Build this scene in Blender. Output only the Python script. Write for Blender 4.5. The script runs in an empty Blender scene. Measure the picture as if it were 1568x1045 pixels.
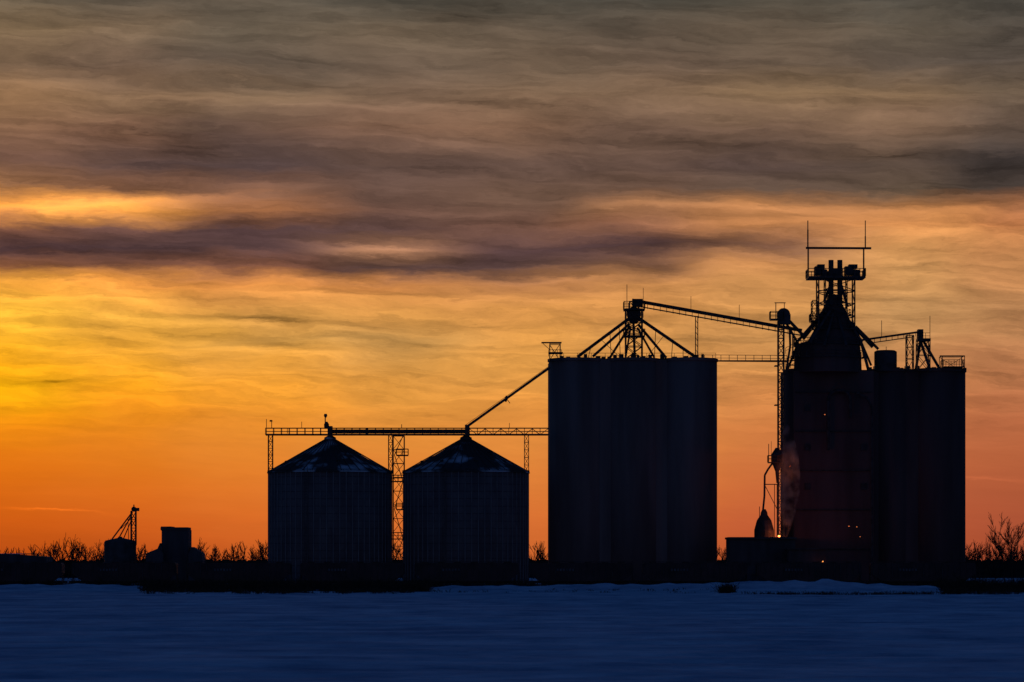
import bpy, math, random
import numpy as np
from mathutils import Vector, noise
random.seed(7)
scene = bpy.context.scene
scene.view_settings.view_transform = 'Standard'
scene.view_settings.look = 'None'
scene.view_settings.exposure = 0.0
scene.view_settings.gamma = 1.0
CX, HZ, F, EYE = 784.0, 870.0, 5000.0, 3.0
def pt(px, py, Y=500.0): return Vector(((px-CX)*Y/F, Y, EYE+(HZ-py)*Y/F))
def X_(px, Y=500.0): return (px-CX)*Y/F
def Z_(py, Y=500.0): return EYE+(HZ-py)*Y/F
def lin(c):
    c = c/255.0
    return c/12.92 if c <= 0.04045 else ((c+0.055)/1.055)**2.4

# ------------------------------------------------------------ camera
cam = bpy.data.cameras.new("camera"); co = bpy.data.objects.new("camera", cam)
scene.collection.objects.link(co); scene.camera = co
co.location = (0, 0, EYE); co.rotation_euler = (math.radians(90), 0, 0)
cam.sensor_width = 36; cam.lens = 36*F/1568.0
cam.shift_y = (HZ-522.5)/1568.0
cam.clip_start = 1; cam.clip_end = 20000

# ------------------------------------------------------------ world
w = bpy.data.worlds.new("World"); scene.world = w; w.use_nodes = True
try:
    w.cycles.sampling_method = 'MANUAL'; w.cycles.sample_map_resolution = 512
except Exception: pass
nt = w.node_tree; nt.nodes.clear(); NL = nt.links
def M(op, a, b=None, c=None, clamp=False):
    n = nt.nodes.new('ShaderNodeMath'); n.operation = op; n.use_clamp = clamp
    for i, v in enumerate((a, b, c)):
        if v is None: continue
        if isinstance(v, (int, float)): n.inputs[i].default_value = v
        else: NL.new(v, n.inputs[i])
    return n.outputs[0]
def XYZ(a, b, c=0.0):
    n = nt.nodes.new('ShaderNodeCombineXYZ')
    for i, v in enumerate((a, b, c)):
        if isinstance(v, (int, float)): n.inputs[i].default_value = v
        else: NL.new(v, n.inputs[i])
    return n.outputs[0]
def NOISE(vec, detail=4, rough=0.5, col=False):
    n = nt.nodes.new('ShaderNodeTexNoise'); n.noise_dimensions = '2D'; n.inputs['Scale'].default_value = 1
    n.inputs['Detail'].default_value = detail; n.inputs['Roughness'].default_value = rough
    NL.new(vec, n.inputs['Vector']); return n.outputs[1] if col else n.outputs[0]
def VM(op, a, b=None, c=None, s=None):
    n = nt.nodes.new('ShaderNodeVectorMath'); n.operation = op
    for i, v in enumerate((a, b, c)):
        if v is None: continue
        if isinstance(v, (tuple, list)): n.inputs[i].default_value = v
        else: NL.new(v, n.inputs[i])
    if s is not None: NL.new(s, n.inputs['Scale'])
    return n.outputs[0]
def MR(v, a, b, c=0.0, d=1.0):
    n = nt.nodes.new('ShaderNodeMapRange'); n.interpolation_type = 'SMOOTHSTEP'
    NL.new(v, n.inputs[0])
    for i, k in enumerate((a, b, c, d)): n.inputs[i+1].default_value = k
    return n.outputs[0]
tc = nt.nodes.new('ShaderNodeTexCoord')
sp = nt.nodes.new('ShaderNodeSeparateXYZ'); NL.new(tc.outputs['Generated'], sp.inputs[0])
dx, dy, dz = sp.outputs
az = M('ARCTAN2', dx, dy)
hl = M('SQRT', M('ADD', M('MULTIPLY', dx, dx), M('ADD', M('MULTIPLY', dy, dy), 1e-5)))
el = M('DIVIDE', dz, hl)
U = M('MINIMUM', M('MAXIMUM', M('MULTIPLY_ADD', az, F, CX), -3000.0), 4600.0)
V = M('MAXIMUM', M('MULTIPLY_ADD', el, -F, HZ), -1500.0)
P = XYZ(U, V)
wc = nt.nodes.new('ShaderNodeSeparateXYZ'); NL.new(NOISE(VM('MULTIPLY', P, (1/420.0, 1/105.0, 0)), 3, 0.5, True), wc.inputs[0])
w1 = M('SUBTRACT', wc.outputs[0], 0.5); w2 = M('SUBTRACT', wc.outputs[1], 0.5)
w3 = M('SUBTRACT', NOISE(VM('MULTIPLY_ADD', P, (1/170.0, 1/34.0, 0), (3.7, 8.2, 0)), 6, 0.66), 0.5)
fade = MR(V, 600, 780, 1.0, 0.25)
Vw = M('ADD', V, M('MULTIPLY', fade, M('MULTIPLY_ADD', w1, 40.0, M('MULTIPLY', w3, 38.0))))
Uw = M('MULTIPLY_ADD', w2, 240.0, U)
rows = [0,50,100,150,200,250,290,320,350,380,410,440,480,520,560,600,650,700,750,800,860]
T = [
[(95,85,75),(90,80,72),(92,82,74),(80,75,70),(75,70,65),(70,66,62),(80,74,68),(70,68,66),(65,64,62)],
[(125,103,82),(118,98,82),(100,88,78),(105,90,78),(98,84,74),(92,80,72),(98,84,74),(90,80,72),(80,72,68)],
[(115,92,76),(112,90,78),(98,84,76),(105,88,78),(108,90,78),(104,86,76),(100,84,74),(88,76,70),(82,72,68)],
[(140,106,80),(128,100,80),(125,100,82),(118,94,80),(120,96,80),(118,94,78),(130,104,82),(125,100,80),(105,88,76)],
[(125,92,74),(118,86,72),(98,76,70),(120,90,76),(125,94,78),(108,84,74),(110,86,74),(115,90,76),(95,78,70)],
[(110,80,70),(85,66,66),(78,62,64),(95,74,70),(100,78,72),(95,74,68),(85,68,66),(90,74,68),(65,57,58)],
[(150,105,75),(130,90,70),(125,88,72),(100,76,70),(105,80,70),(105,80,70),(95,76,68),(95,78,68),(75,64,62)],
[(240,155,70),(240,158,75),(160,104,70),(105,76,68),(105,78,68),(150,104,74),(165,112,74),(160,108,70),(150,98,70)],
[(130,85,68),(110,76,68),(85,62,64),(90,66,64),(110,78,68),(140,94,72),(180,120,76),(210,140,84),(200,127,80)],
[(82,58,60),(80,58,60),(88,64,64),(140,98,72),(88,64,64),(82,60,62),(135,94,74),(208,147,88),(202,136,84)],
[(130,82,55),(120,78,60),(130,84,64),(90,66,62),(90,66,62),(130,90,66),(202,138,83),(204,147,88),(198,136,84)],
[(248,168,62),(240,155,68),(228,147,73),(210,136,72),(180,120,72),(198,135,78),(205,143,83),(198,143,86),(192,132,82)],
[(253,186,58),(242,174,68),(212,150,74),(218,152,76),(215,147,76),(210,144,78),(204,143,80),(189,139,86),(182,128,82)],
[(255,182,45),(232,162,56),(204,148,72),(200,147,80),(220,152,74),(210,147,78),(200,141,80),(188,136,83),(181,125,80)],
[(254,172,22),(250,170,45),(234,160,62),(214,150,72),(220,152,72),(214,146,74),(204,139,76),(193,130,78),(182,118,76)],
[(255,180,14),(248,162,30),(238,156,50),(226,152,64),(225,150,68),(216,143,70),(208,135,74),(198,125,74),(187,115,74)],
[(242,145,18),(234,137,30),(232,141,46),(228,145,58),(225,142,62),(218,135,64),(211,128,68),(198,115,68),(184,105,66)],
[(230,120,20),(228,125,30),(228,131,44),(228,135,54),(225,134,58),(218,126,60),(208,118,63),(195,105,62),(182,98,60)],
[(220,106,20),(222,111,28),(225,119,40),(225,124,50),(222,124,54),(215,116,56),(205,108,58),(190,96,58),(177,90,56)],
[(207,92,20),(212,97,28),(217,106,38),(219,112,46),(216,112,50),(208,104,50),(198,96,54),(184,88,54),(170,82,53)],
[(180,73,20),(184,77,26),(197,89,34),(204,99,42),(204,99,44),(194,92,44),(184,84,44),(170,76,46),(154,70,46)]]
fac = M('DIVIDE', Vw, 880.0, clamp=True)
Uc = M('MINIMUM', M('MAXIMUM', M('DIVIDE', Uw, 196.0), 0.0), 8.0)
acc = None
for k in range(9):
    r = nt.nodes.new('ShaderNodeValToRGB'); NL.new(fac, r.inputs[0])
    e = r.color_ramp; e.interpolation = 'LINEAR'
    while len(e.elements) > 1: e.elements.remove(e.elements[-1])
    for i, y in enumerate(rows):
        s = e.elements[0] if i == 0 else e.elements.new(y/880.0)
        s.position = y/880.0
        c = T[i][k]; s.color = (lin(c[0]), lin(c[1]), lin(c[2]), 1)
    dk = M('ABSOLUTE', M('SUBTRACT', Uc, float(k)))
    wk = MR(dk, 0.0, 1.0, 1.0, 0.0)
    acc = VM('SCALE', r.outputs[0], s=wk) if acc is None else VM('ADD', acc, VM('SCALE', r.outputs[0], s=wk))
# streaks
Pw = XYZ(Uw, M('MULTIPLY_ADD', U, -0.05, Vw))
s1 = M('SUBTRACT', NOISE(VM('MULTIPLY_ADD', Pw, (1/240.0, 1/17.0, 0), (5.1, 1.3, 0)), 6, 0.66), 0.5)
s2 = M('SUBTRACT', NOISE(VM('MULTIPLY_ADD', Pw, (1/200.0, 1/44.0, 0), (2.2, 7.3, 0)), 6, 0.64), 0.5)
s3 = M('SUBTRACT', 0.10, M('ABSOLUTE', M('SUBTRACT', NOISE(VM('MULTIPLY_ADD', Pw, (1/280.0, 1/30.0, 0), (9.2, 3.3, 0)), 5, 0.6), 0.5)))
amp = MR(V, 560, 720, 1.0, 0.12)
mult = M('MULTIPLY_ADD', amp, M('ADD', M('ADD', M('MULTIPLY', s1, 1.05), M('MULTIPLY', s2, 0.8)), M('MULTIPLY', s3, 0.8)), 0.99)
Pg = XYZ(M('MULTIPLY_ADD', w2, 90.0, U), M('ADD', V, M('MULTIPLY_ADD', w1, 16.0, M('MULTIPLY', w3, 26.0))))
wisps = [ # azimuth, elevation, half-length, half-height, slope, amount
 (230,312,240,10,-0.07,0.8),(40,335,170,14,-0.03,0.35),(360,345,150,13,-0.10,-0.35),
 (590,380,130,9,0.0,1.2),(760,397,200,10,0.06,-0.3),(1010,372,190,14,0.0,-0.4),(450,402,340,9,0.03,-0.35),(150,372,220,16,0.0,-0.2),
 (380,487,210,5.5,0.07,-0.5),(300,514,140,9,0.05,-0.3),(340,530,130,8,0.10,0.35),(110,488,150,6,0.03,0.3),
 (170,462,200,5,0.03,0.22),(520,455,260,6,0.05,0.22),(480,545,130,9,0.02,0.25),(90,606,200,10,0.04,0.15),(85,589,40,6,0.1,-0.3),
 (85,783,60,2.2,0.05,0.5),(1520,275,180,26,0.02,-0.35),(1050,217,230,12,0.05,-0.4),(1380,240,200,10,0.04,-0.35),
 (280,235,180,26,0.05,-0.3),(1150,322,330,7,0.03,0.6),(1180,345,160,8,0.0,0.25),(1350,185,260,10,0.05,0.35),(1080,170,150,12,0.05,0.3),
 (700,25,160,22,0.0,-0.25),(90,135,150,8,0.02,0.3),(560,170,300,12,0.06,0.25),(1500,735,90,3,0.03,0.2),
 (1100,105,200,12,0.1,-0.2),(1400,110,180,9,0.08,0.22),(1050,345,170,5,-0.02,0.35),(880,430,200,6,-0.05,0.35)]
for (x, y, rx, ry, sl, a) in wisps:
    mp = nt.nodes.new('ShaderNodeMapping'); mp.vector_type = 'TEXTURE'; NL.new(Pg, mp.inputs[0])
    mp.inputs[1].default_value = (x, y, 0); mp.inputs[2].default_value = (0, 0, math.atan(sl)); mp.inputs[3].default_value = (rx*1.9, ry*1.9, 1)
    gr = nt.nodes.new('ShaderNodeTexGradient'); gr.gradient_type = 'QUADRATIC_SPHERE'; NL.new(mp.outputs[0], gr.inputs[0])
    mult = M('MULTIPLY_ADD', gr.outputs[1], a*1.15, mult)
clouds = VM('SCALE', acc, s=M('MAXIMUM', mult, 0.3))
up = MR(V, 300, 420, 1.0, 0.0)
clouds = VM('MULTIPLY', clouds, XYZ(M('MULTIPLY_ADD', up, 0.07, 1.0), M('MULTIPLY_ADD', up, 0.05, 1.0), M('MULTIPLY_ADD', up, -0.08, 1.0)))
sky = nt.nodes.new('ShaderNodeTexSky'); sky.sky_type = 'NISHITA'; sky.sun_disc = False
SUN_EL, SUN_AZ = math.radians(3.0), math.radians(-9.5)
sky.sun_elevation = SUN_EL; sky.sun_rotation = SUN_AZ; sky.air_density = 1.0; sky.dust_density = 0.6; sky.ozone_density = 3.0
dusk = VM('MULTIPLY', sky.outputs[0], (0.05*0.28, 0.05*0.74, 0.05*1.50))
# pinkish fill glow added low behind the viewer, to lift camera-facing walls
back = M('MULTIPLY', MR(dy, -0.1, -0.8, 0.0, 1.0), MR(el, 0.0, 0.55, 1.0, 0.0))
dusk = VM('ADD', dusk, VM('SCALE', XYZ(0.048, 0.022, 0.025), s=back))
side = M('MULTIPLY', MR(M('ABSOLUTE', M('ADD', az, 0.03)), 0.22, 0.75, 1.0, 0.0), MR(el, 0.18, 0.42, 1.0, 0.0))
mx = nt.nodes.new('ShaderNodeMix'); mx.data_type = 'VECTOR'
NL.new(side, mx.inputs['Factor']); NL.new(dusk, mx.inputs[4]); NL.new(clouds, mx.inputs[5])
bg = nt.nodes.new('ShaderNodeBackground'); NL.new(mx.outputs[1], bg.inputs[0]); bg.inputs[1].default_value = 1.0
out = nt.nodes.new('ShaderNodeOutputWorld'); NL.new(bg.outputs[0], out.inputs[0])

sd = bpy.data.lights.new("sun", 'SUN'); sd.energy = 0.12; sd.angle = math.radians(2); sd.color = (1, 0.55, 0.25)
so = bpy.data.objects.new("sun", sd); scene.collection.objects.link(so)
sv = Vector((math.sin(SUN_AZ)*math.cos(SUN_EL), math.cos(SUN_AZ)*math.cos(SUN_EL), math.sin(SUN_EL)))
so.rotation_euler = (-sv).to_track_quat('-Z', 'Y').to_euler()

# ------------------------------------------------------------ materials
def mat(name, c1, c2, scale=1.0, stretch=(1,1,1), rough=0.8, metal=0.0, bump=0.0, bscale=4.0, spec=0.3, detail=5, lo=0.35, hi=0.65, nr=0.5):
    m = bpy.data.materials.new(name); m.use_nodes = True
    t = m.node_tree; b = t.nodes['Principled BSDF']
    b.inputs['Roughness'].default_value = rough; b.inputs['Metallic'].default_value = metal
    b.inputs['Specular IOR Level'].default_value = spec
    tc = t.nodes.new('ShaderNodeTexCoord'); mp = t.nodes.new('ShaderNodeMapping'); mp.inputs['Scale'].default_value = stretch
    t.links.new(tc.outputs['Object'], mp.inputs[0])
    n = t.nodes.new('ShaderNodeTexNoise'); n.inputs['Scale'].default_value = scale; n.inputs['Detail'].default_value = detail
    n.inputs['Roughness'].default_value = nr
    t.links.new(mp.outputs[0], n.inputs['Vector'])
    r = t.nodes.new('ShaderNodeValToRGB'); r.color_ramp.elements[0].position = lo; r.color_ramp.elements[1].position = hi
    r.color_ramp.elements[0].color = (*c1, 1); r.color_ramp.elements[1].color = (*c2, 1)
    t.links.new(n.outputs[0], r.inputs[0]); t.links.new(r.outputs[0], b.inputs['Base Color'])
    if bump:
        n2 = t.nodes.new('ShaderNodeTexNoise'); n2.inputs['Scale'].default_value = bscale; n2.inputs['Detail'].default_value = 6
        t.links.new(mp.outputs[0], n2.inputs['Vector'])
        bp = t.nodes.new('ShaderNodeBump'); bp.inputs['Strength'].default_value = bump; bp.inputs['Distance'].default_value = 0.1
        t.links.new(n2.outputs[0], bp.inputs['Height']); t.links.new(bp.outputs[0], b.inputs['Normal'])
    return m
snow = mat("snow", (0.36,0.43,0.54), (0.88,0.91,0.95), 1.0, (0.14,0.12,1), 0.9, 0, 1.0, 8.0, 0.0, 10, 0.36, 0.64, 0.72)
concrete = mat("concrete", (0.18,0.115,0.095), (0.27,0.18,0.155), 0.35, (1,1,0.12), 0.9, 0, 0.3, 3, 0.1)
concrete_d = mat("stained_concrete", (0.11,0.06,0.05), (0.17,0.095,0.08), 0.3, (1,1,0.15), 0.9, 0, 0.3, 3, 0.1)
steel = mat("dark_steel", (0.05,0.04,0.035), (0.09,0.075,0.07), 1.5, (1,1,1), 0.7, 0.0, 0, 1, 0.1)
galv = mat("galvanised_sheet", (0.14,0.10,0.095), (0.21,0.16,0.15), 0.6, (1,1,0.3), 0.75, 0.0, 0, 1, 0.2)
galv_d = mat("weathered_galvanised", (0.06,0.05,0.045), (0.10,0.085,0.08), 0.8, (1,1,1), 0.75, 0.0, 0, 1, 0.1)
rib = mat("stiffener_steel", (0.22,0.18,0.17), (0.30,0.25,0.24), 0.8, (1,1,1), 0.75, 0.0, 0, 1, 0.1)
roofm = mat("snowy_roof_sheet", (0.07,0.06,0.055), (0.62,0.62,0.64), 0.28, (1,1,1.0), 0.8, 0, 0, 1, 0.1, 6, 0.50, 0.62)
bark = mat("bark", (0.035,0.025,0.02), (0.07,0.05,0.04), 2, (1,1,1), 0.95, spec=0.0)
twig = mat("dry_twig", (0.04,0.028,0.02), (0.09,0.06,0.04), 2, (1,1,1), 0.95, spec=0.0)
paint = mat("railcar_paint", (0.05,0.028,0.022), (0.09,0.045,0.038), 0.5, (1,1,1), 0.7)
wood = mat("weathered_siding", (0.07,0.05,0.045), (0.11,0.085,0.078), 0.7, (1,1,0.2), 0.9)
white = mat("faded_stencil_paint", (0.08,0.07,0.07), (0.16,0.14,0.14), 2)
hillm = mat("dark_brush", (0.02,0.013,0.011), (0.05,0.033,0.028), 0.1, (1,1,1), 1.0, spec=0.0)
def emat(name, col, s):
    m = bpy.data.materials.new(name); m.use_nodes = True
    b = m.node_tree.nodes['Principled BSDF']; b.inputs['Emission Color'].default_value = (*col, 1)
    b.inputs['Emission Strength'].default_value = s; b.inputs['Base Color'].default_value = (*col, 1); return m
bulb = emat("sodium_bulb", (1, 0.35, 0.08), 4)
bulb2 = emat("dim_bulb", (1, 0.25, 0.07), 0.7)

# ------------------------------------------------------------ mesh builder
class MB:
    def __init__(s): s.v = []; s.f = []
    def beam(s, a, b, w=0.12, n=4, w2=None, cap=True):
        a = Vector(a); b = Vector(b); d = (b-a)
        if d.length < 1e-6: return
        d.normalize(); up = Vector((0,0,1)) if abs(d.z) < 0.95 else Vector((0,1,0))
        e1 = d.cross(up).normalized(); e2 = d.cross(e1); i = len(s.v)
        k = 0.5*(1.414 if n == 4 else 1.0); w2 = w if w2 is None else w2
        for p, ww in ((a, w), (b, w2)):
            for j in range(n):
                t = 2*math.pi*(j+0.5)/n
                s.v.append(p+(e1*math.cos(t)+e2*math.sin(t))*ww*k)
        for j in range(n): s.f.append((i+j, i+(j+1) % n, i+n+(j+1) % n, i+n+j))
        if cap: s.f.append(tuple(range(i+n-1, i-1, -1))); s.f.append(tuple(range(i+n, i+2*n)))
    def path(s, pts, w, n=8):
        for a, b in zip(pts, pts[1:]): s.beam(a, b, w, n)
    def box(s, x0, x1, y0, y1, z0, z1):
        i = len(s.v)
        for z in (z0, z1):
            for x, y in ((x0,y0),(x1,y0),(x1,y1),(x0,y1)): s.v.append(Vector((x,y,z)))
        s.f += [(i+3,i+2,i+1,i),(i+4,i+5,i+6,i+7),(i,i+1,i+5,i+4),(i+1,i+2,i+6,i+5),(i+2,i+3,i+7,i+6),(i+3,i,i+4,i+7)]
    def lathe(s, cx, cy, prof, n=64):
        i = len(s.v)
        for r, z in prof:
            for j in range(n):
                t = 2*math.pi*j/n; s.v.append(Vector((cx+r*math.cos(t), cy+r*math.sin(t), z)))
        for k in range(len(prof)-1):
            for j in range(n):
                a = i+k*n+j; b = i+k*n+(j+1) % n; s.f.append((a, b, b+n, a+n))
        s.f.append(tuple(i+j for j in reversed(range(n)))); s.f.append(tuple(i+(len(prof)-1)*n+j for j in range(n)))
    def tower(s, x0, x1, y0, y1, z0, z1, bay, w=0.13, wb=0.09, X=False, horiz=True):
        n = max(1, round((z1-z0)/bay)); h = (z1-z0)/n
        c = [(x0,y0),(x1,y0),(x1,y1),(x0,y1)]
        for x, y in c: s.beam((x,y,z0),(x,y,z1), w)
        for k in range(n+1):
            z = z0+k*h
            for q in range(4):
                a, b = c[q], c[(q+1) % 4]
                if horiz: s.beam((*a,z),(*b,z), wb)
                if k < n:
                    if (k % 2 == 0) or X: s.beam((*a,z),(*b,z+h), wb)
                    if (k % 2 == 1) or X: s.beam((*b,z),(*a,z+h), wb)
    def rail(s, a, b, h=1.05, sp=1.5, w=0.08):
        a = Vector(a); b = Vector(b); L = (b-a).length; n = max(1, round(L/sp)); u = Vector((0,0,h))
        s.beam(a+u, b+u, w); s.beam(a+u*0.5, b+u*0.5, w*0.8)
        for k in range(n+1):
            p = a.lerp(b, k/n); s.beam(p, p+u, w)
    def ringrail(s, cx, cy, r, z, h=1.0, n=20, w=0.08):
        P = [Vector((cx+r*math.cos(2*math.pi*k/n), cy+r*math.sin(2*math.pi*k/n), z)) for k in range(n)]
        u = Vector((0,0,h))
        for k in range(n):
            a, b = P[k], P[(k+1) % n]; s.beam(a,b,w*1.6); s.beam(a+u,b+u,w); s.beam(a+u*.5,b+u*.5,w*.8); s.beam(a,a+u,w)
    def deck(s, x0, x1, y0, y1, z, t=0.18, h=1.05, w=0.08, sp=1.5):
        s.box(x0, x1, y0, y1, z-t, z)
        for a, b in (((x0,y0),(x1,y0)),((x1,y0),(x1,y1)),((x1,y1),(x0,y1)),((x0,y1),(x0,y0))): s.rail((*a,z),(*b,z),h,sp,w)
    def obj(s, name, m, parent=None, smooth=False):
        me = bpy.data.meshes.new(name); me.from_pydata([tuple(v) for v in s.v], [], s.f); me.materials.append(m)
        me.update()
        if smooth:
            me.polygons.foreach_set('use_smooth', [len(p.vertices) == 4 for p in me.polygons])
        o = bpy.data.objects.new(name, me); scene.collection.objects.link(o)
        if parent: o.parent = parent
        return o
def empty(name, loc=(0,0,0)):
    o = bpy.data.objects.new(name, None); scene.collection.objects.link(o); o.empty_display_size = 1; return o

# ------------------------------------------------------------ ground
def steps(lst):
    o = []
    for a, b, st in lst: o += list(np.arange(a, b, st))
    return o
xs = steps([(-6000,-1000,500),(-1000,-200,80),(-200,-90,4),(-90,90,0.9),(90,200,4),(200,1000,80),(1000,6001,500)])
ys = steps([(-2000,-100,200),(-100,60,10),(60,200,0.8),(200,420,1.2),(420,462,0.7),(462,560,5),(560,1000,40),(1000,9001,400)])
bx = [-400,0,120,215,240,640,660,780,900,1000,1100,1135,1160,1225,1262,1290,1350,1425,1445,2200]
bh = [0.5,0.62,0.75,0.55,0.15,0.15,0.5,0.62,0.72,0.72,0.95,1.25,1.35,1.15,1.25,0.8,0.75,0.6,0.15,0.15]
def gh(x, y):
    far = abs(x) < 200 and 40 < y < 560
    if not far: return 0.0
    z = 0.16*noise.noise(Vector((x*0.02, y*0.045, 1))) + 0.13*noise.noise(Vector((x*0.06, y*0.2, 5))) + 0.07*noise.noise(Vector((x*0.25, y*0.7, 8)))
    z += 0.035*noise.noise(Vector((x*0.7, y*1.6, 3)))
    px = CX+x*F/446.0
    a = float(np.interp(px, bx, bh))
    a *= 1+0.45*noise.noise(Vector((x*0.12, 3, 7)))+0.4*noise.noise(Vector((x*0.45, y*0.25, 2)))
    yc = 446+1.5*noise.noise(Vector((x*0.05, 1, 1)))
    g = math.exp(-((y-yc)/(4.0 if y < yc else 6.0))**2)
    g2 = math.exp(-((y-405)/22.0)**2)*-0.12
    return z*(1 if y < 455 else 0.3) + a*g + g2
nx, ny = len(xs), len(ys)
gv = [(x, y, gh(x, y)) for y in ys for x in xs]
gf = [(j*nx+i, j*nx+i+1, (j+1)*nx+i+1, (j+1)*nx+i) for j in range(ny-1) for i in range(nx-1)]
me = bpy.data.meshes.new("snow_ground"); me.from_pydata(gv, [], gf); me.materials.append(snow); me.update()
me.polygons.foreach_set('use_smooth', [True]*len(me.polygons))
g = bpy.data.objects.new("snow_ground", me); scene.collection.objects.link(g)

# ------------------------------------------------------------ steel grain bins
def grain_bin(cx, r_px, name="steel_grain_bin"):
    root = empty(name); Y = 500.0; X = X_(cx); r = r_px*0.1; ze = Z_(724); zp = Z_(674)
    b = MB(); b.lathe(X, Y, [(r, 0), (r, ze)], 96); b.obj("corrugated_wall", galv, root, True)
    b = MB()
    n = 60
    for k in range(n):
        t = 2*math.pi*k/n; x = X+(r+0.05)*math.cos(t); y = Y+(r+0.05)*math.sin(t)
        b.beam((x,y,0),(x,y,ze-0.05), 0.13)
    b.obj("stiffeners", rib, root)
    b = MB(); z = 1.1
    while z < ze:
        b.lathe(X, Y, [(r+0.02, z-0.03), (r+0.035, z), (r+0.02, z+0.03)], 96); z += 1.12
    b.obj("sheet_seams", galv_d, root)
    b = MB(); b.lathe(X, Y, [(r+0.25, ze-0.12), (r+0.22, ze+0.05), (r*0.5, ze+(zp-ze)*0.53), (0.9, zp), (0.9, zp+0.35), (0.3, zp+0.7)], 96); b.obj("conical_roof", roofm, root)
    b = MB()
    for k in range(40):
        t = 2*math.pi*(k+0.5)/40; c, s_ = math.cos(t), math.sin(t)
        b.beam((X+(r+0.2)*c, Y+(r+0.2)*s_, ze+0.08), (X+0.9*c, Y+0.9*s_, zp+0.06), 0.09)
    b.obj("roof_ribs", galv_d, root)
    b = MB()
    for k in range(8):
        t = 2*math.pi*(k+0.3)/8; rr = r*0.72; x, y = X+rr*math.cos(t), Y+rr*math.sin(t); z = zp-(zp-ze)*0.72
        b.lathe(x, y, [(0.25, z-0.2), (0.25, z+0.25), (0.34, z+0.28), (0.1, z+0.4)], 10)
    t0 = -1.9
    for dxx in (-0.25, 0.25):
        x, y = X+(r+0.35)*math.cos(t0)+dxx, Y+(r+0.35)*math.sin(t0); b.beam((x,y,0.5),(x,y,ze+0.6), 0.06)
    z = 0.6
    while z < ze:
        x, y = X+(r+0.35)*math.cos(t0), Y+(r+0.35)*math.sin(t0); b.beam((x-0.25,y,z),(x+0.25,y,z), 0.05); z += 0.45
    b.ringrail(X, Y, r+0.15, ze-0.05, 0.35, 48, 0.06)
    b.obj("vents_and_ladder", steel, root)
    b = MB(); td = -1.35; x, y = X+(r+0.1)*math.cos(td), Y+(r+0.1)*math.sin(td)
    b.box(x-0.6, x+0.6, y-0.15, y+0.1, 0.8, 2.9); b.obj("access_door", wood, root)
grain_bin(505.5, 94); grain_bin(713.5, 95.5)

# ------------------------------------------------------------ overhead conveyor gallery
root = empty("conveyor_gallery"); b = MB()
Y0, Y1 = 499.2, 500.8
zd, zt = Z_(666), Z_(656)
for Yy in (Y0, Y1):
    b.beam((X_(407),Yy,zd),(X_(840),Yy,zd),0.22); b.beam((X_(407),Yy,zt),(X_(840),Yy,zt),0.10)
    b.beam((X_(407),Yy,(zd+zt)/2),(X_(840),Yy,(zd+zt)/2),0.06)
    x = 407; k = 0
    while x < 838:
        b.beam((X_(x),Yy,zd),(X_(x),Yy,zt),0.09)
        if x > 715: b.beam((X_(x),Yy,zd+(0.0 if k%2 else 0.9)),(X_(x+12),Yy,zd+(0.9 if k%2 else 0.0)),0.06)
        x += 12; k += 1
b.box(X_(407),X_(840),Y0,Y1,zd-0.06,zd+0.03)
b.obj("walkway_truss", steel, root)
b = MB(); b.box(X_(503),X_(716),499.5,500.5,Z_(664),Z_(658)); b.box(X_(560),X_(562),499.3,500.7,Z_(665),Z_(656.5))
b.box(X_(712),X_(719),499.1,500.9,Z_(668),Z_(651)); b.box(X_(502),X_(509),499.1,500.9,Z_(669),Z_(653))
b.lathe(X_(500), 500, [(0.35,Z_(657)),(0.4,Z_(650)),(0.15,Z_(646))], 10)
b.beam(pt(713.5,668),pt(713.5,676),0.7,8); b.beam(pt(505.5,668),pt(505.5,676),0.7,8)
b.obj("drag_conveyor", galv_d, root)
b = MB()
b.tower(X_(411),X_(417.5),499.4,500.6,Z_(728),zd,1.0,0.11,0.07)
b.tower(X_(595),X_(601),499.4,500.6,Z_(724),zd,1.2,0.11,0.07)
b.tower(X_(803),X_(809.5),499.4,500.6,Z_(724),zd,1.2,0.11,0.07)
b.obj("support_trestles", steel, root)
b = MB()
for x, y0, y1, ww in ((408,642,668,0.09),(416,646,656,0.1),(498,634,656,0.16),(462,646,656,0.08),(615,650,656,0.1),(780,648,656,0.08),(440,656,664,0.09)):
    b.beam(pt(x,y1),pt(x,y0),ww)
b.box(X_(413),X_(417),499.8,500.2,Z_(646),Z_(643.5)); b.lathe(X_(498.5),500,[(0.1,Z_(640)),(0.28,Z_(637)),(0.2,Z_(634))],8)
b.obj("lamp_poles", steel, root)
b = MB()
b.beam(pt(713,655),pt(842,563),0.42,8)
b.beam(pt(713,651),pt(842,560),0.06)
b.beam(pt(776,611),pt(781,618),0.10); b.beam(pt(773,615),pt(777,607),0.5,6)
b.obj("grain_spout", galv_d, root)

# stair tower between bins
root = empty("access_stair_tower"); b = MB()
b.tower(X_(602),X_(619,500),499,501,0,Z_(668),2.1,0.13,0.08)
for i, y in enumerate((697,737,780,825)):
    b.deck(X_(599 if i%2 else 607),X_(620 if i%2 else 625),498.8,501.2,Z_(y),0.15,0.9,0.07,1.0)
ysq = [668,697,737,780,825,862]
for i in range(5):
    xa, xb = (604,617) if i%2 else (617,604)
    for Yy in (499.3,500.1): b.beam(pt(xa,ysq[i],Yy),pt(xb,ysq[i+1],Yy),0.12)
b.obj("stair_frame", steel, root)

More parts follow.
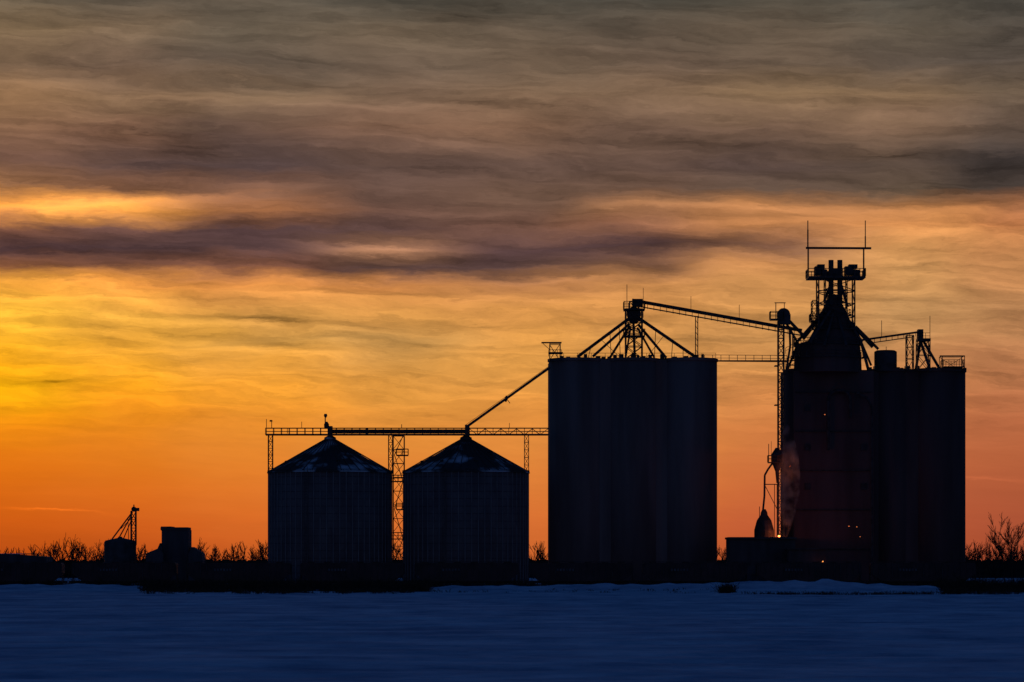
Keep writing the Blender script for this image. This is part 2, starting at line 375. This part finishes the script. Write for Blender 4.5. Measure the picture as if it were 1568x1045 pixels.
# ------------------------------------------------------------ concrete silo block
def silo_block(name, cyls, top, m, Yc=505.0, back=True):
    root = empty(name); b = MB()
    for i, (x0, x1) in enumerate(cyls):
        X = X_((x0+x1)/2, Yc); r = (x1-x0)/2*Yc/F
        b.lathe(X, Yc, [(r,0),(r,Z_(top,Yc))], 72)
        if back: b.lathe(X*1.0, Yc+2*r+0.05, [(r,0),(r,Z_(top,Yc)-0.004)], 72)
    b.obj("silo_shells", m, root, True)
    b = MB()
    xa = X_(cyls[0][0], Yc)+1.2; xb = X_(cyls[-1][1], Yc)-1.2
    b.box(xa+2, xb-2, Yc-2.6, Yc+6, 0, Z_(top,Yc)-0.02)
    b.obj("interstice_walls", m, root)
    b = MB()
    for i, (x0, x1) in enumerate(cyls):
        X = X_((x0+x1)/2, Yc); r = (x1-x0)/2*Yc/F
        b.lathe(X, Yc, [(r+0.05,Z_(top+3,Yc)),(r+0.16,Z_(top+2.4,Yc)),(r+0.16,Z_(top-1.5,Yc)),(r-0.1,Z_(top-2,Yc)+0.003*i)], 72)
    b.obj("roof_slab", m, root)
    return root
root = silo_block("concrete_silo_block", [(840,926),(926,1012),(1012,1098)], 552, concrete)
b = MB(); Yc = 504
random.seed(3)
for x in range(858, 1092, 9):
    if random.random() < 0.75:
        h = random.choice([3,4,6,7]); b.box(X_(x,Yc),X_(x+random.uniform(3,8),Yc),Yc-1,Yc+1,Z_(552,Yc),Z_(550-h,Yc))
b.obj("roof_hatches", steel, root)
b = MB()
b.rail(pt(842,550,501.5),pt(1096,550,501.5),0.9,2.2,0.06)
b.tower(X_(842),X_(858),500.5,503,Z_(551),Z_(526),2.4,0.14,0.10)
b.beam(pt(829,525,502),pt(860,525,502),0.22); b.beam(pt(830,525,502),pt(842,536,502),0.08)
b.rail(pt(840,546,500.5),pt(860,546,500.5),1.0,0.8,0.08); b.box(X_(840),X_(862),500.4,503,Z_(541),Z_(539))
b.obj("corner_platform", steel, root)
b = MB()
b.tower(X_(958,504),X_(983,504),502.7,505.3,Z_(550,504),Z_(474,504),2.0,0.20,0.11,True)
b.tower(X_(964,504),X_(977,504),503.3,504.7,Z_(474,504),Z_(462,504),1.2,0.16,0.1)
b.deck(X_(955,504),X_(987,504),502.3,505.7,Z_(474,504),0.2,1.1,0.09,0.9)
b.deck(X_(955,504),X_(987,504),502.3,505.7,Z_(515,504),0.16,1.0,0.07,0.9)
b.rail(pt(957,487,502.6),pt(985,487,502.6),0.9,0.8,0.07)
b.obj("distribution_tower", steel, root)
b = MB()
b.lathe(X_(970.5,504),504,[(0.55,Z_(496,504)),(1.1,Z_(484,504)),(1.1,Z_(479,504)),(0.4,Z_(470,504))],16)
for (xa,ya,xb,yb,dy_,ww) in ((966,486,884,547,0,0.52),(964,496,908,546,-2,0.42),(964,500,934,548,2,0.38),(976,486,1068,549,0,0.52),(978,498,1020,548,-2,0.42),(976,502,1002,548,2,0.34),(970,496,972,548,0,0.42),(966,500,958,548,-1,0.3)):
    b.beam(pt(xa,ya,504),pt(xb,yb,504+dy_),ww,8)
b.obj("distribution_spouts", galv_d, root)
b = MB()
for (xa,ya,xb) in ((905,531,900),(934,510,936),(948,499,950),(1004,506,1002),(1030,524,1028),(1046,535,1046)):
    b.beam(pt(xa,ya,504),pt(xb,551,504),0.10)
b.beam(pt(920,520,504),pt(950,548,504),0.08); b.beam(pt(1016,515,504),pt(990,548,504),0.08)
b.obj("spout_braces", steel, root)
b = MB()
for x,y0,y1,ww in ((960,436,474,0.09),(985,441,474,0.07),(957,462,474,0.07)): b.beam(pt(x,y1,504),pt(x,y0,504),ww)
b.obj("lightning_rods", steel, root)

# ------------------------------------------------------------ inclined conveyor bridge
root = empty("inclined_conveyor"); b = MB()
for Yy in (503.3, 504.7):
    b.beam(pt(968,460,Yy),pt(1228,501.5+5,Yy),0.34)
    b.beam(pt(975,469,Yy),pt(1228,514,Yy),0.18)
    n = 26
    for k in range(n+1):
        t = k/n; x = 972+t*254; y = 461+(x-968)*0.178
        b.beam(pt(x,y,Yy),pt(x,y+8.5,Yy),0.08)
b.box(X_(968,504),X_(984,504),503.2,504.8,Z_(470,504),Z_(458.5,504))
b.beam(pt(968,460,504),pt(1228,506.5,504),0.5)
b.obj("conveyor_truss", steel, root)
b = MB()
for x in (1065,1068.5):
    for Yy in (503.3,504.7): b.beam(pt(x,484,Yy),pt(x,550,Yy),0.14)
for y in range(490,548,9): b.beam(pt(1065,y,503.3),pt(1068.5,y+6,503.3),0.07)
for x,y0,y1 in ((1058,454,476),(1132,467,488)): b.beam(pt(x,y1,504),pt(x,y0,504),0.07)
b.obj("support_bent", steel, root)
root = empty("roof_catwalk"); b = MB()
for Yy in (503.4,504.6):
    b.beam(pt(1066,553,Yy),pt(1205,554,Yy),0.18); b.rail(pt(1066,553,Yy),pt(1205,554,Yy),0.95,1.3,0.08)
b.box(X_(1066,504),X_(1205,504),503.4,504.6,Z_(553,504),Z_(552.2,504))
b.obj("catwalk_deck", steel, root)

# ------------------------------------------------------------ bucket elevator leg
root = empty("bucket_elevator_leg"); b = MB()
b.tower(X_(1191.5,497),X_(1200,497),496.4,497.6,0,Z_(492,497),1.3,0.19,0.10)
b.deck(X_(1179,497),X_(1199,497),495.8,498,Z_(489,497),0.18,1.1,0.09,0.8)
b.beam(pt(1188,489,497),pt(1188,464,497),0.12); b.beam(pt(1186,464,497),pt(1203,464,497),0.12); b.beam(pt(1201,464,497),pt(1201,474,497),0.1)
for y in (560,620): b.box(X_(1186,497),X_(1192,497),496,498,Z_(y+1.5,497),Z_(y,497))
b.obj("leg_frame", steel, root)
b = MB()
b.beam(pt(1200,482,496.2),pt(1200,482,497.8),2.0,18)
b.box(X_(1191,497),X_(1210,497),496.2,497.8,Z_(497,497),Z_(482,497))
b.beam(pt(1207,490,497),pt(1232,516,500),0.5,8); b.beam(pt(1205,497,497),pt(1222,526,500),0.4,8)
b.path([pt(1209,500,498),pt(1210,530,498),pt(1206,556,498),pt(1203,575,498)],0.35)
b.beam(pt(1214,512,498),pt(1214,545,498),0.25,8)
b.obj("leg_head", galv_d, root)
root = empty("dust_cyclone"); b = MB()
Yk = 495
b.lathe(X_(1190,Yk),Yk,[(0.12,Z_(740,Yk)),(0.3,Z_(722,Yk)),(0.85,Z_(708,Yk)),(0.9,Z_(696,Yk)),(0.5,Z_(690,Yk)),(0.25,Z_(686,Yk))],20)
b.path([pt(1184,708,Yk),pt(1176,719,Yk),pt(1171,728,Yk),pt(1170.5,760,Yk),pt(1168,785,Yk)],0.32)
b.path([pt(1190,706,Yk),pt(1197,690,Yk),pt(1198,676,Yk)],0.3)
b.obj("cyclone_body", steel, root)
b = MB()
b.deck(X_(1176,Yk),X_(1196,Yk),Yk-1,Yk+1,Z_(708,Yk),0.15,1.0,0.08,0.7)
b.beam(pt(1177,708,Yk),pt(1177,680,Yk),0.1); b.beam(pt(1181,708,Yk),pt(1181,676,Yk),0.06)
b.beam(pt(1172,742,Yk),pt(1192,742,Yk),0.14); b.beam(pt(1172,745,Yk),pt(1190,780,Yk),0.1); b.beam(pt(1190,742,Yk),pt(1190,825,Yk),0.14)
b.beam(pt(1186,742,Yk),pt(1186,825,Yk),0.1); b.beam(pt(1163,776,Yk),pt(1163,792,Yk),0.1)
b.obj("cyclone_frame", steel, root)
b = MB()
b.lathe(X_(1170,Yk),Yk,[(1.5,0),(1.5,Z_(812,Yk)),(1.1,Z_(797,Yk)),(0.55,Z_(789,Yk)),(0.5,Z_(785,Yk)),(0.25,Z_(780,Yk))],16)
b.obj("dust_hopper", steel, root)

# ------------------------------------------------------------ low receiving shed
root = empty("receiving_shed"); b = MB()
b.box(X_(1115,492),X_(1215,492),489,497,0,Z_(826,492)); b.obj("walls", wood, root)
b = MB(); b.box(X_(1113.5,492),X_(1217,492),488.6,497.4,Z_(826,492),Z_(823,492)); b.obj("roof", wood, root)
b = MB(); b.box(X_(1135,492),X_(1160,492),488.93,489.1,0.1,3.9); b.box(X_(1175,492),X_(1182,492),488.93,489.1,0.1,2.2)
for k in range(5): b.box(X_(1135,492),X_(1160,492),488.88,488.95,0.5+0.75*k,0.58+0.75*k)
b.obj("doors", galv_d, root)
b = MB(); b.box(X_(1205,488),X_(1262,488),485,489,0,Z_(842,488)); b.box(X_(1203,488),X_(1264,488),484.7,489.2,Z_(842,488),Z_(840,488)); b.obj("truck_bay", wood, root)

# ------------------------------------------------------------ main grain elevator
root = silo_block("grain_elevator", [(1201,1270),(1330,1396),(1394,1478)], 568, concrete_d)
b = MB(); Yc = 505
b.box(X_(1216,500),X_(1338,500),500.2,512,0,Z_(568,500))
b.lathe(X_(1268,502),502.5,[(5.25,Z_(570)),(5.15,Z_(546)),(5.0,Z_(529)),(4.1,Z_(523))],12)
b.lathe(X_(1277,502),502.2,[(4.1,Z_(528)),(3.9,Z_(519)),(3.0,Z_(503)),(2.5,Z_(489)),(2.2,Z_(480)),(1.3,Z_(464)),(0.9,Z_(450))],12)
b.obj("workhouse", concrete_d, root)
b = MB()
b.ringrail(X_(1268,502),502.5,5.5,Z_(547),1.0,22,0.09); b.ringrail(X_(1268,502),502.5,5.2,Z_(527),0.9,22,0.09)
b.ringrail(X_(1277,502),502.2,3.3,Z_(503),0.9,14,0.08); b.ringrail(X_(1277,502),502.2,2.6,Z_(482),0.9,12,0.08)
b.obj("workhouse_railings", steel, root)
b = MB()
for (xa,ya,xb,yb,Ya,Yb,ww) in ((1268,470,1217,528,501,500,0.45),(1272,475,1240,525,500,497.5,0.4),(1284,470,1320,524,501,500,0.45),(1288,478,1336,532,501,502,0.45),(1318,522,1330,568,500,501,0.5),(1312,508,1334,560,502,503,0.35),(1262,480,1230,520,502,504,0.4),(1222,526,1206,566,500,500,0.4),(1276,480,1262,530,500,497,0.4),(1282,480,1296,530,500,497,0.4)):
    b.beam(pt(xa,ya,Ya),pt(xb,yb,Yb),ww,8)
for x in (1272.5,1286): b.beam(pt(x,398.5,501),pt(x,470,501),0.8,12)
b.beam(pt(1274,430,501),pt(1262,462,501),0.45,8); b.beam(pt(1286,430,501),pt(1298,470,501),0.45,8)
b.obj("distributor_spouts", galv_d, root)
b = MB()
x0,x1 = X_(1252,501),X_(1307,501)
b.tower(x0,x1,499.2,502.8,Z_(505,501),Z_(427,501),2.0,0.2,0.12)
b.tower(X_(1263,501),X_(1296,501),499.8,502.2,Z_(480,501),Z_(427,501),1.6,0.14,0.1)
b.deck(X_(1236,501),X_(1323,501),498.6,503.4,Z_(425,501),0.28,1.15,0.10,0.9)
for x in (1237.5,1322.5):
    for Yy in (500.2,501.8): b.beam(pt(x,427,Yy),pt(x,380,Yy),0.22)
    for y in (388,400,412): b.beam(pt(x,y,500.2),pt(x,y,501.8),0.12)
b.beam(pt(1234,380,501),pt(1334,380.5,501),0.32)
b.beam(pt(1237,338,501),pt(1237,380,501),0.14); b.beam(pt(1325,338,501),pt(1325,380,501),0.13)
b.beam(pt(1237,352,501),pt(1237,380,501),0.2); b.beam(pt(1325,362,501),pt(1325,380,501),0.18)
b.rail(pt(1244,470,499.6),pt(1250,470,499.6),1.0,0.6,0.08); b.tower(X_(1243,501),X_(1251,501),500,502,Z_(505,501),Z_(462,501),1.2,0.12,0.08)
b.deck(X_(1240,501),X_(1254,501),499.4,502.2,Z_(492,501),0.16,1.0,0.08,0.7)
b.obj("head_tower", steel, root)
b = MB()
for xa,xb,y0,y1 in ((1247,1258,422,409),(1251,1262,412,406),(1256,1266,424,414),(1293,1306,422,409),(1299,1312,412,406),(1305,1316,424,414),(1267,1278,424,416)):
    b.box(X_(xa,501),X_(xb,501),499.9,501.9,Z_(y0,501),Z_(y1,501))
for x in (1258,1301): b.beam(pt(x,414,499.9),pt(x,414,502.0),1.1,14)
b.box(X_(1270,501),X_(1289,501),500.2,501.8,Z_(424,501),Z_(412,501))
b.obj("leg_head_drives", galv_d, root)
b = MB()
for Yy in (501.2,502.6):
    b.beam(pt(1320,521,Yy),pt(1412,508,Yy),0.30); b.beam(pt(1330,526,Yy),pt(1400,516,Yy),0.14)
    for k in range(9): b.beam(pt(1330+k*9,519.6-k*1.3,Yy),pt(1330+k*9,526-k*1.3,Yy),0.08)
b.tower(X_(1388,502),X_(1398,502),501.2,502.8,Z_(568,502),Z_(514,502),1.6,0.14,0.08)
b.box(X_(1404,502),X_(1424,502),501,503,Z_(523,502),Z_(519,502))
b.tower(X_(1404,502),X_(1423,502),501,503,Z_(568,502),Z_(521,502),2.3,0.12,0.08,True)
b.rail(pt(1404,519,501),pt(1424,519,501),0.9,0.8,0.07)
for x,y0,y1 in ((1350,491,516),(1424,484,546),(1357,531,540)): b.beam(pt(x,y1,502),pt(x,y0,502),0.08)
b.obj("roof_conveyor", steel, root)
b = MB()
b.box(X_(1405,502),X_(1413,502),501.2,502.8,Z_(520,502),Z_(505,502))
for (xa,ya,xb,yb,dy_) in ((1409,514,1441,569,0),(1408,518,1425,569,-1.5),(1410,518,1402,569,1),(1310,500,1345,535,0)):
    b.beam(pt(xa,ya,502),pt(xb,yb,502+dy_),0.45,8)
b.lathe(X_(1356,503),503,[(1.75,Z_(569,503)),(1.75,Z_(539,503)),(1.4,Z_(537,503))],20)
b.obj("roof_spouts_and_tank", galv_d, root)
b = MB()
random.seed(9)
for x in range(1330,1476,8):
    if random.random() < 0.7:
        h = random.choice([2,3,5]); b.box(X_(x,503),X_(x+random.uniform(3,7),503),502,504,Z_(568,503),Z_(566-h,503))
b.deck(X_(1443,502),X_(1475,502),500.5,504,Z_(562,502),0.12,1.0,0.07,0.9)
b.tower(X_(1441,502),X_(1475,502),500.5,504,Z_(568,502),Z_(546,502),2.2,0.10,0.07)
b.beam(pt(1439,545.5,502),pt(1477,545.5,502),0.2)
for yv in (530,548,556): b.rail(pt(1203,yv+12,500),pt(1218,yv+4,500),0.9,0.7,0.07)
for k in range(7):
    y = 566-k*7; b.box(X_(1205+k*2,500),X_(1216+k,500),499,500.5,Z_(y+1,500),Z_(y,500))
b.obj("roof_platforms", steel, root)
b = MB(); Yp = 499.4
pp = [pt(1268,690,Yp),pt(1268,625,Yp)]+[pt(1285-17*math.cos(t),612-14*math.sin(t),Yp) for t in np.linspace(0,math.pi,9)]+[pt(1302,640,Yp)]
b.path(pp,0.5,10)
b.path([pt(1335,868,Yp),pt(1335,625,Yp),pt(1328,610,Yp),pt(1312,602,Yp)],0.4,10)
for y in (600,660,720,780,840): b.box(X_(1218,499.8),X_(1336,499.8),499.98,500.25,Z_(y+1.5,500),Z_(y,500))
for (xx,yy) in ((1232,620),(1232,680),(1232,740),(1318,680),(1318,740)): b.box(X_(xx,500),X_(xx+9,500),500.05,500.25,Z_(yy+10,500),Z_(yy,500))
b.obj("facade_ducts", steel, root)

# ------------------------------------------------------------ lamps
def lamp(px, py, Y, size, energy=0, m=bulb2, name="yard_lamp"):
    r = empty(name); p = pt(px, py, Y)
    b = MB(); b.lathe(p.x, p.y, [(size*0.5,p.z-size*0.8),(size,p.z-size*0.2),(size*0.8,p.z+size*0.3),(size*0.2,p.z+size*0.5)], 10); b.obj("bulb", m, r)
    b = MB(); b.lathe(p.x, p.y, [(size*1.3,p.z+size*0.5),(size*0.9,p.z+size*1.0),(0.04,p.z+size*1.3)], 10)
    b.beam((p.x,p.y,p.z+size*1.1),(p.x,p.y+0.9,p.z+size*1.2),0.06); b.obj("shade", steel, r)
    if energy:
        l = bpy.data.lights.new("lamp_light",'POINT'); l.energy = energy; l.color = (1,0.22,0.07); l.shadow_soft_size = 0.3
        o = bpy.data.objects.new("lamp_light", l); scene.collection.objects.link(o); o.parent = r; o.location = p+Vector((0,-0.5,-0.2))
lamp(1193,821,493.5,0.20,260,bulb); lamp(1193,790,493.5,0.08,0,bulb2)
lamp(1263,635,497.9,0.10,0); lamp(1300,806,497,0.10,4); lamp(1312,807,497,0.09,0); lamp(1317,822,497,0.08,0)
lamp(1260,860,484,0.10,5,bulb); lamp(1304,881,484,0.10,0,bulb)
# helper light added for a reddish wash on the elevator's left corner and steam
lamp(1209,715,492.6,0.05,90)

# steam drifting from the dryer at the foot of the elevator
b = MB()
xs0 = X_(1206,494)
n = 18; zs = [Z_(v,494) for v in (826,810,785,755,725,695,665,650)]; rs = [0.5,1.0,1.4,1.6,1.7,1.5,0.9,0.2]; ox = [-0.6,-0.5,-0.1,0.3,0.3,0.2,0.0,0.0]
for z, r_, o_ in zip(zs, rs, ox):
    for j in range(n):
        t = 2*math.pi*j/n; b.v.append(Vector((xs0+o_+r_*math.cos(t), 494.5+r_*0.8*math.sin(t), z)))
for k in range(len(zs)-1):
    for j in range(n): a = k*n+j; c = k*n+(j+1)%n; b.f.append((a,c,c+n,a+n))
b.f.append(tuple(reversed(range(n)))); b.f.append(tuple((len(zs)-1)*n+j for j in range(n)))
vm = bpy.data.materials.new("steam"); vm.use_nodes = True; t = vm.node_tree; t.nodes.clear()
o_ = t.nodes.new('ShaderNodeOutputMaterial'); pv = t.nodes.new('ShaderNodeVolumeScatter'); pv.inputs['Color'].default_value = (0.95,0.9,0.85,1)
tc2 = t.nodes.new('ShaderNodeTexCoord'); nn = t.nodes.new('ShaderNodeTexNoise'); nn.inputs['Scale'].default_value = 0.55; nn.inputs['Detail'].default_value = 3
t.links.new(tc2.outputs['Object'], nn.inputs['Vector'])
mr = t.nodes.new('ShaderNodeMapRange'); mr.inputs[1].default_value = 0.42; mr.inputs[2].default_value = 0.7; mr.inputs[3].default_value = 0.0; mr.inputs[4].default_value = 0.6
t.links.new(nn.outputs[0], mr.inputs[0]); t.links.new(mr.outputs[0], pv.inputs['Density']); t.links.new(pv.outputs[0], o_.inputs['Volume'])
b.obj("steam_plume", vm)

# ------------------------------------------------------------ rail hopper cars
def hopper(xc, name="rail_hopper_car"):
    r = empty(name); Y = 476.0; X = X_(xc, Y); L = 7.6; b = MB()
    z0, z1 = 1.05, 3.75
    prof = [(-L,2.2),(-L,z1-0.25),(-L+0.2,z1),(L-0.2,z1),(L,z1-0.25),(L,2.2),(L-1.6,z0),(-L+1.6,z0)]
    n = len(prof)
    for yy in (-1.5, 1.5):
        for x, z in prof: b.v.append(Vector((X+x, Y+yy, z)))
    b.f.append(tuple(range(n))); b.f.append(tuple(range(2*n-1, n-1, -1)))
    for k in range(n): b.f.append((k, k+n, (k+1)%n+n, (k+1)%n))
    for k in range(3):
        cx = X-4.2+4.2*k; b.beam((cx,Y,z0),(cx,Y,0.35),2.4,4,0.8)
    b.obj("body", paint, r)
    b = MB()
    for k in range(17): x = X-L+0.3+k*(2*L-0.6)/16; b.beam((x,Y-1.55,1.6 if 1<k<15 else 2.2),(x,Y-1.55,z1-0.1),0.10)
    b.rail((X-L,Y-0.5,z1),(X+L,Y-0.5,z1),0.18,1.5,0.05)
    for k in range(6): b.box(X-L+1.0+k*2.4,X-L+2.0+k*2.4,Y-0.4,Y+0.4,z1,z1+0.12)
    b.beam((X-L-0.6,Y,0.95),(X+L+0.6,Y,0.95),0.35)
    for s_ in (-1,1): b.rail((X+s_*L,Y-1.4,1.0),(X+s_*(L-0.05),Y+1.4,1.0),1.3,0.7,0.05)
    b.obj("ribs_and_frame", steel, r)
    b = MB()
    for s_ in (-1,1):
        for q in (-0.85,0.85):
            x = X+s_*(L-1.4)+q
            for yy in (-0.75,0.75): b.beam((x,Y+yy-0.07,0.5),(x,Y+yy+0.07,0.5),0.85,16)
        b.box(X+s_*(L-1.4)-1.2,X+s_*(L-1.4)+1.2,Y-0.95,Y-0.84,0.42,0.62)
    b.obj("bogies", steel, r)
    b = MB()
    for k in range(6): b.box(X-3.5+k*0.45,X-3.25+k*0.45,Y-1.62,Y-1.604,2.55,2.9)
    b.obj("reporting_marks", white, r)
for k in range(9): hopper(CX+((-73.0+k*16.6))*F/476.0)
b = MB()
for yy in (-0.75,0.75): b.box(-200,200,476+yy-0.04,476+yy+0.04,0.0,0.14)
x = -120
while x < 120: b.box(x,x+0.25,474.7,477.3,-0.05,0.02); x += 0.7
b.obj("railway_track", steel)

# ------------------------------------------------------------ far-left farm structures
root = empty("small_grain_bin"); Yf = 620.0; b = MB()
X = X_(184,Yf); r = 24.5*Yf/F
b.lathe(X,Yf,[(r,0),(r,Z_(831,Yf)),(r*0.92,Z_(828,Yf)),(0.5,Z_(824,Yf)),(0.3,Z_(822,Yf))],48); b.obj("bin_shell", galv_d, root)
b = MB()
b.tower(X_(201,Yf),X_(208,Yf),Yf-0.5,Yf+0.5,Z_(835,Yf),Z_(783,Yf),1.6,0.22,0.12)
b.beam(pt(205,780,Yf-0.6),pt(205,780,Yf+0.6),1.0,12); b.box(X_(202,Yf),X_(213,Yf),Yf-0.5,Yf+0.5,Z_(783,Yf),Z_(778,Yf))
b.beam(pt(203,784,Yf),pt(170,828,Yf),0.28,6); b.beam(pt(202,788,Yf),pt(180,828,Yf),0.24,6); b.beam(pt(201,797,Yf),pt(188,828,Yf),0.2,6)
b.beam(pt(203,792,Yf),pt(185,810,Yf),0.12); b.beam(pt(196,795,Yf),pt(197,828,Yf),0.12)
b.beam(pt(205,778,Yf),pt(205,773,Yf),0.2)
b.obj("leg_and_spouts", steel, root)
root = empty("old_wooden_elevator"); b = MB()
b.box(X_(250,Yf),X_(291,Yf),Yf-3,Yf+3,0,Z_(812,Yf)); b.obj("tower_walls", wood, root)
b = MB(); b.box(X_(248.5,Yf),X_(290,Yf),Yf-3.2,Yf+3.2,Z_(812,Yf),Z_(808,Yf)); b.box(X_(249,Yf),X_(265,Yf),Yf-3.1,Yf+3.1,Z_(813,Yf),Z_(806.8,Yf)); b.obj("tower_roof", wood, root)
b = MB()
def gable(b, xa, xb, ye, yp, Y, dep, xp=None):
    xa_, xb_ = X_(xa,Y), X_(xb,Y); xm = X_(xp,Y) if xp else (xa_+xb_)/2; ze, zp = Z_(ye,Y), Z_(yp,Y); i = len(b.v)
    for yy in (Y-dep, Y+dep):
        for p in ((xa_,0),(xb_,0),(xb_,ze),(xm,zp),(xa_,ze)): b.v.append(Vector((p[0],yy,p[1])))
    b.f += [(i,i+1,i+2,i+3,i+4),(i+9,i+8,i+7,i+6,i+5)]+[(i+k,i+5+k,i+5+(k+1)%5,i+(k+1)%5) for k in range(5)]
gable(b,226,252,848,840,Yf-2,3,245); gable(b,291,312,848,838,Yf-1,3,296); gable(b,243,250,840,832,Yf-2,2)
b.obj("annexes", wood, root)
root = empty("farm_shed"); b = MB(); gable(b,-60,76,853,848,560,4); b.obj("shed_walls", wood, root)
b = MB(); b.box(X_(-62,560),X_(60,560),555.9,564.1,Z_(849,560),Z_(848,560)); b.obj("ridge", roofm, root)

# ------------------------------------------------------------ vegetation
def grow(b, p, d, L, wd, lev, rng, spread=0.55, segs=2, minw=0.03):
    q = p
    for s_ in range(segs):
        d2 = (d+Vector((rng.uniform(-1,1),rng.uniform(-1,1),rng.uniform(-0.4,0.8)))*0.16).normalized()
        e = q+d2*L/segs; b.beam(q, e, wd*(1-0.3*s_/segs), 3, max(minw,wd*(0.85-0.3*s_/segs)), cap=False)
        if lev > 0:
            for _ in range(2 if s_ else rng.choice([1,2])):
                nd = (d2+Vector((rng.uniform(-1,1),rng.uniform(-1,1),rng.uniform(-0.1,0.55)))*spread*1.6).normalized()
                if nd.z < 0.05: nd.z = 0.15; nd.normalize()
                grow(b, q.lerp(e, rng.uniform(0.4,1.0)), nd, L*rng.uniform(0.5,0.75), max(minw,wd*0.55), lev-1, rng, spread, segs, minw)
        q, d = e, d2
    if lev > 0: grow(b, q, d, L*0.7, max(minw,wd*0.6), lev-1, rng, spread, segs, minw)
def tree(b, x, y, h, seed, lev=4, wd=None, spread=0.5, minw=0.04, z=0.0, lf=0.42):
    rng = random.Random(seed); grow(b, Vector((x,y,z)), Vector((rng.uniform(-.1,.1),0,1)).normalized(), h*lf, wd or h*0.03, lev, rng, spread, 2, minw)
rng = random.Random(11); b = MB()
px = -260.0
while px < 1850:
    Yt = rng.uniform(860, 960); top = 836+10*noise.noise(Vector((px*0.015,0,0)))+rng.uniform(-8,8)
    if 20 < px < 150: top -= 4
    h = Z_(top, Yt)
    tree(b, X_(px,Yt), Yt, h, rng.random(), 3, h*0.03, 0.55, 0.12); px += rng.uniform(4, 10) if 800 > px or px > 1440 else 14
b.obj("distant_tree_line", bark)
b = MB(); px = -300.0; vs = []
while px < 1900:
    t = 858+3*noise.noise(Vector((px*0.02,4,0)))+3*noise.noise(Vector((px*0.12,9,0)))+rng.uniform(-1,1); vs.append((X_(px,990),Z_(t,990))); px += 3
for (x, z) in vs: b.v += [Vector((x,970,0)),Vector((x,990,z)),Vector((x,1020,0))]
for k in range(len(vs)-1): a = 3*k; b.f += [(a,a+3,a+4,a+1),(a+1,a+4,a+5,a+2)]
b.obj("distant_brush_bank", hillm)
for (px, top, Yt, lev, sd_) in ((1553,800,560,4,4),(1538,792,575,4,21),(1494,826,580,3,15),(1510,822,590,3,16),(1524,834,560,3,30),(1482,838,580,3,31),(402,818,640,4,5),(822,828,600,3,6),(814,826,600,3,12),(832,836,600,3,13),(1106,836,600,3,19),(1564,822,560,3,40)):
    b = MB(); h = Z_(top,Yt); tree(b, X_(px,Yt), Yt, h, sd_, lev, h*0.018, 0.36, 0.06, 0.0, 0.40); b.obj("bare_tree", bark)
def shrubs(name, xa, xb, Ya, Yb, n, hmin, hmax, seed, tw=16, m=twig):
    rng = random.Random(seed); b = MB()
    for _ in range(n):
        Y = rng.uniform(Ya,Yb); X = X_(rng.uniform(xa,xb),Y); h = rng.uniform(hmin,hmax); z = gh(X,Y)-0.05
        for k in range(tw):
            d = Vector((rng.gauss(0,0.45),rng.gauss(0,0.45),1)); hh = h*rng.uniform(0.4,1); p0 = Vector((X+rng.gauss(0,0.3),Y+rng.gauss(0,0.3),z))
            p1 = p0+d*hh*0.55; p2 = p1+(d+Vector((rng.gauss(0,.4),rng.gauss(0,.4),0)))*hh*0.45
            b.beam(p0,p1,0.06,3,0.045,False); b.beam(p1,p2,0.045,3,0.03,False)
            p3 = p1+Vector((rng.gauss(0,.5),rng.gauss(0,.5),0.6))*hh*0.4; b.beam(p1,p3,0.04,3,0.03,False)
    b.obj(name, m)
shrubs("roadside_shrubs", 215, 655, 425, 452, 420, 0.7, 1.9, 1, 20)
shrubs("roadside_shrubs", 225, 640, 375, 425, 150, 0.3, 0.9, 11, 16)
shrubs("roadside_shrubs", 1440, 1640, 420, 452, 190, 0.7, 2.2, 2, 20)
shrubs("roadside_shrubs", 1442, 1640, 365, 420, 110, 0.3, 0.9, 12, 16)
shrubs("roadside_shrubs", -60, 215, 449, 456, 120, 0.7, 1.5, 3, 16)
shrubs("roadside_shrubs", 655, 1440, 452, 460, 200, 0.8, 1.6, 5, 14)
shrubs("willow_shrub", 1102, 1124, 400, 410, 12, 0.8, 1.6, 4, 26)
shrubs("dry_grass", 1140, 1440, 362, 375, 110, 0.2, 0.6, 6, 10)
shrubs("dry_grass", 640, 1110, 400, 440, 50, 0.2, 0.5, 7, 6)
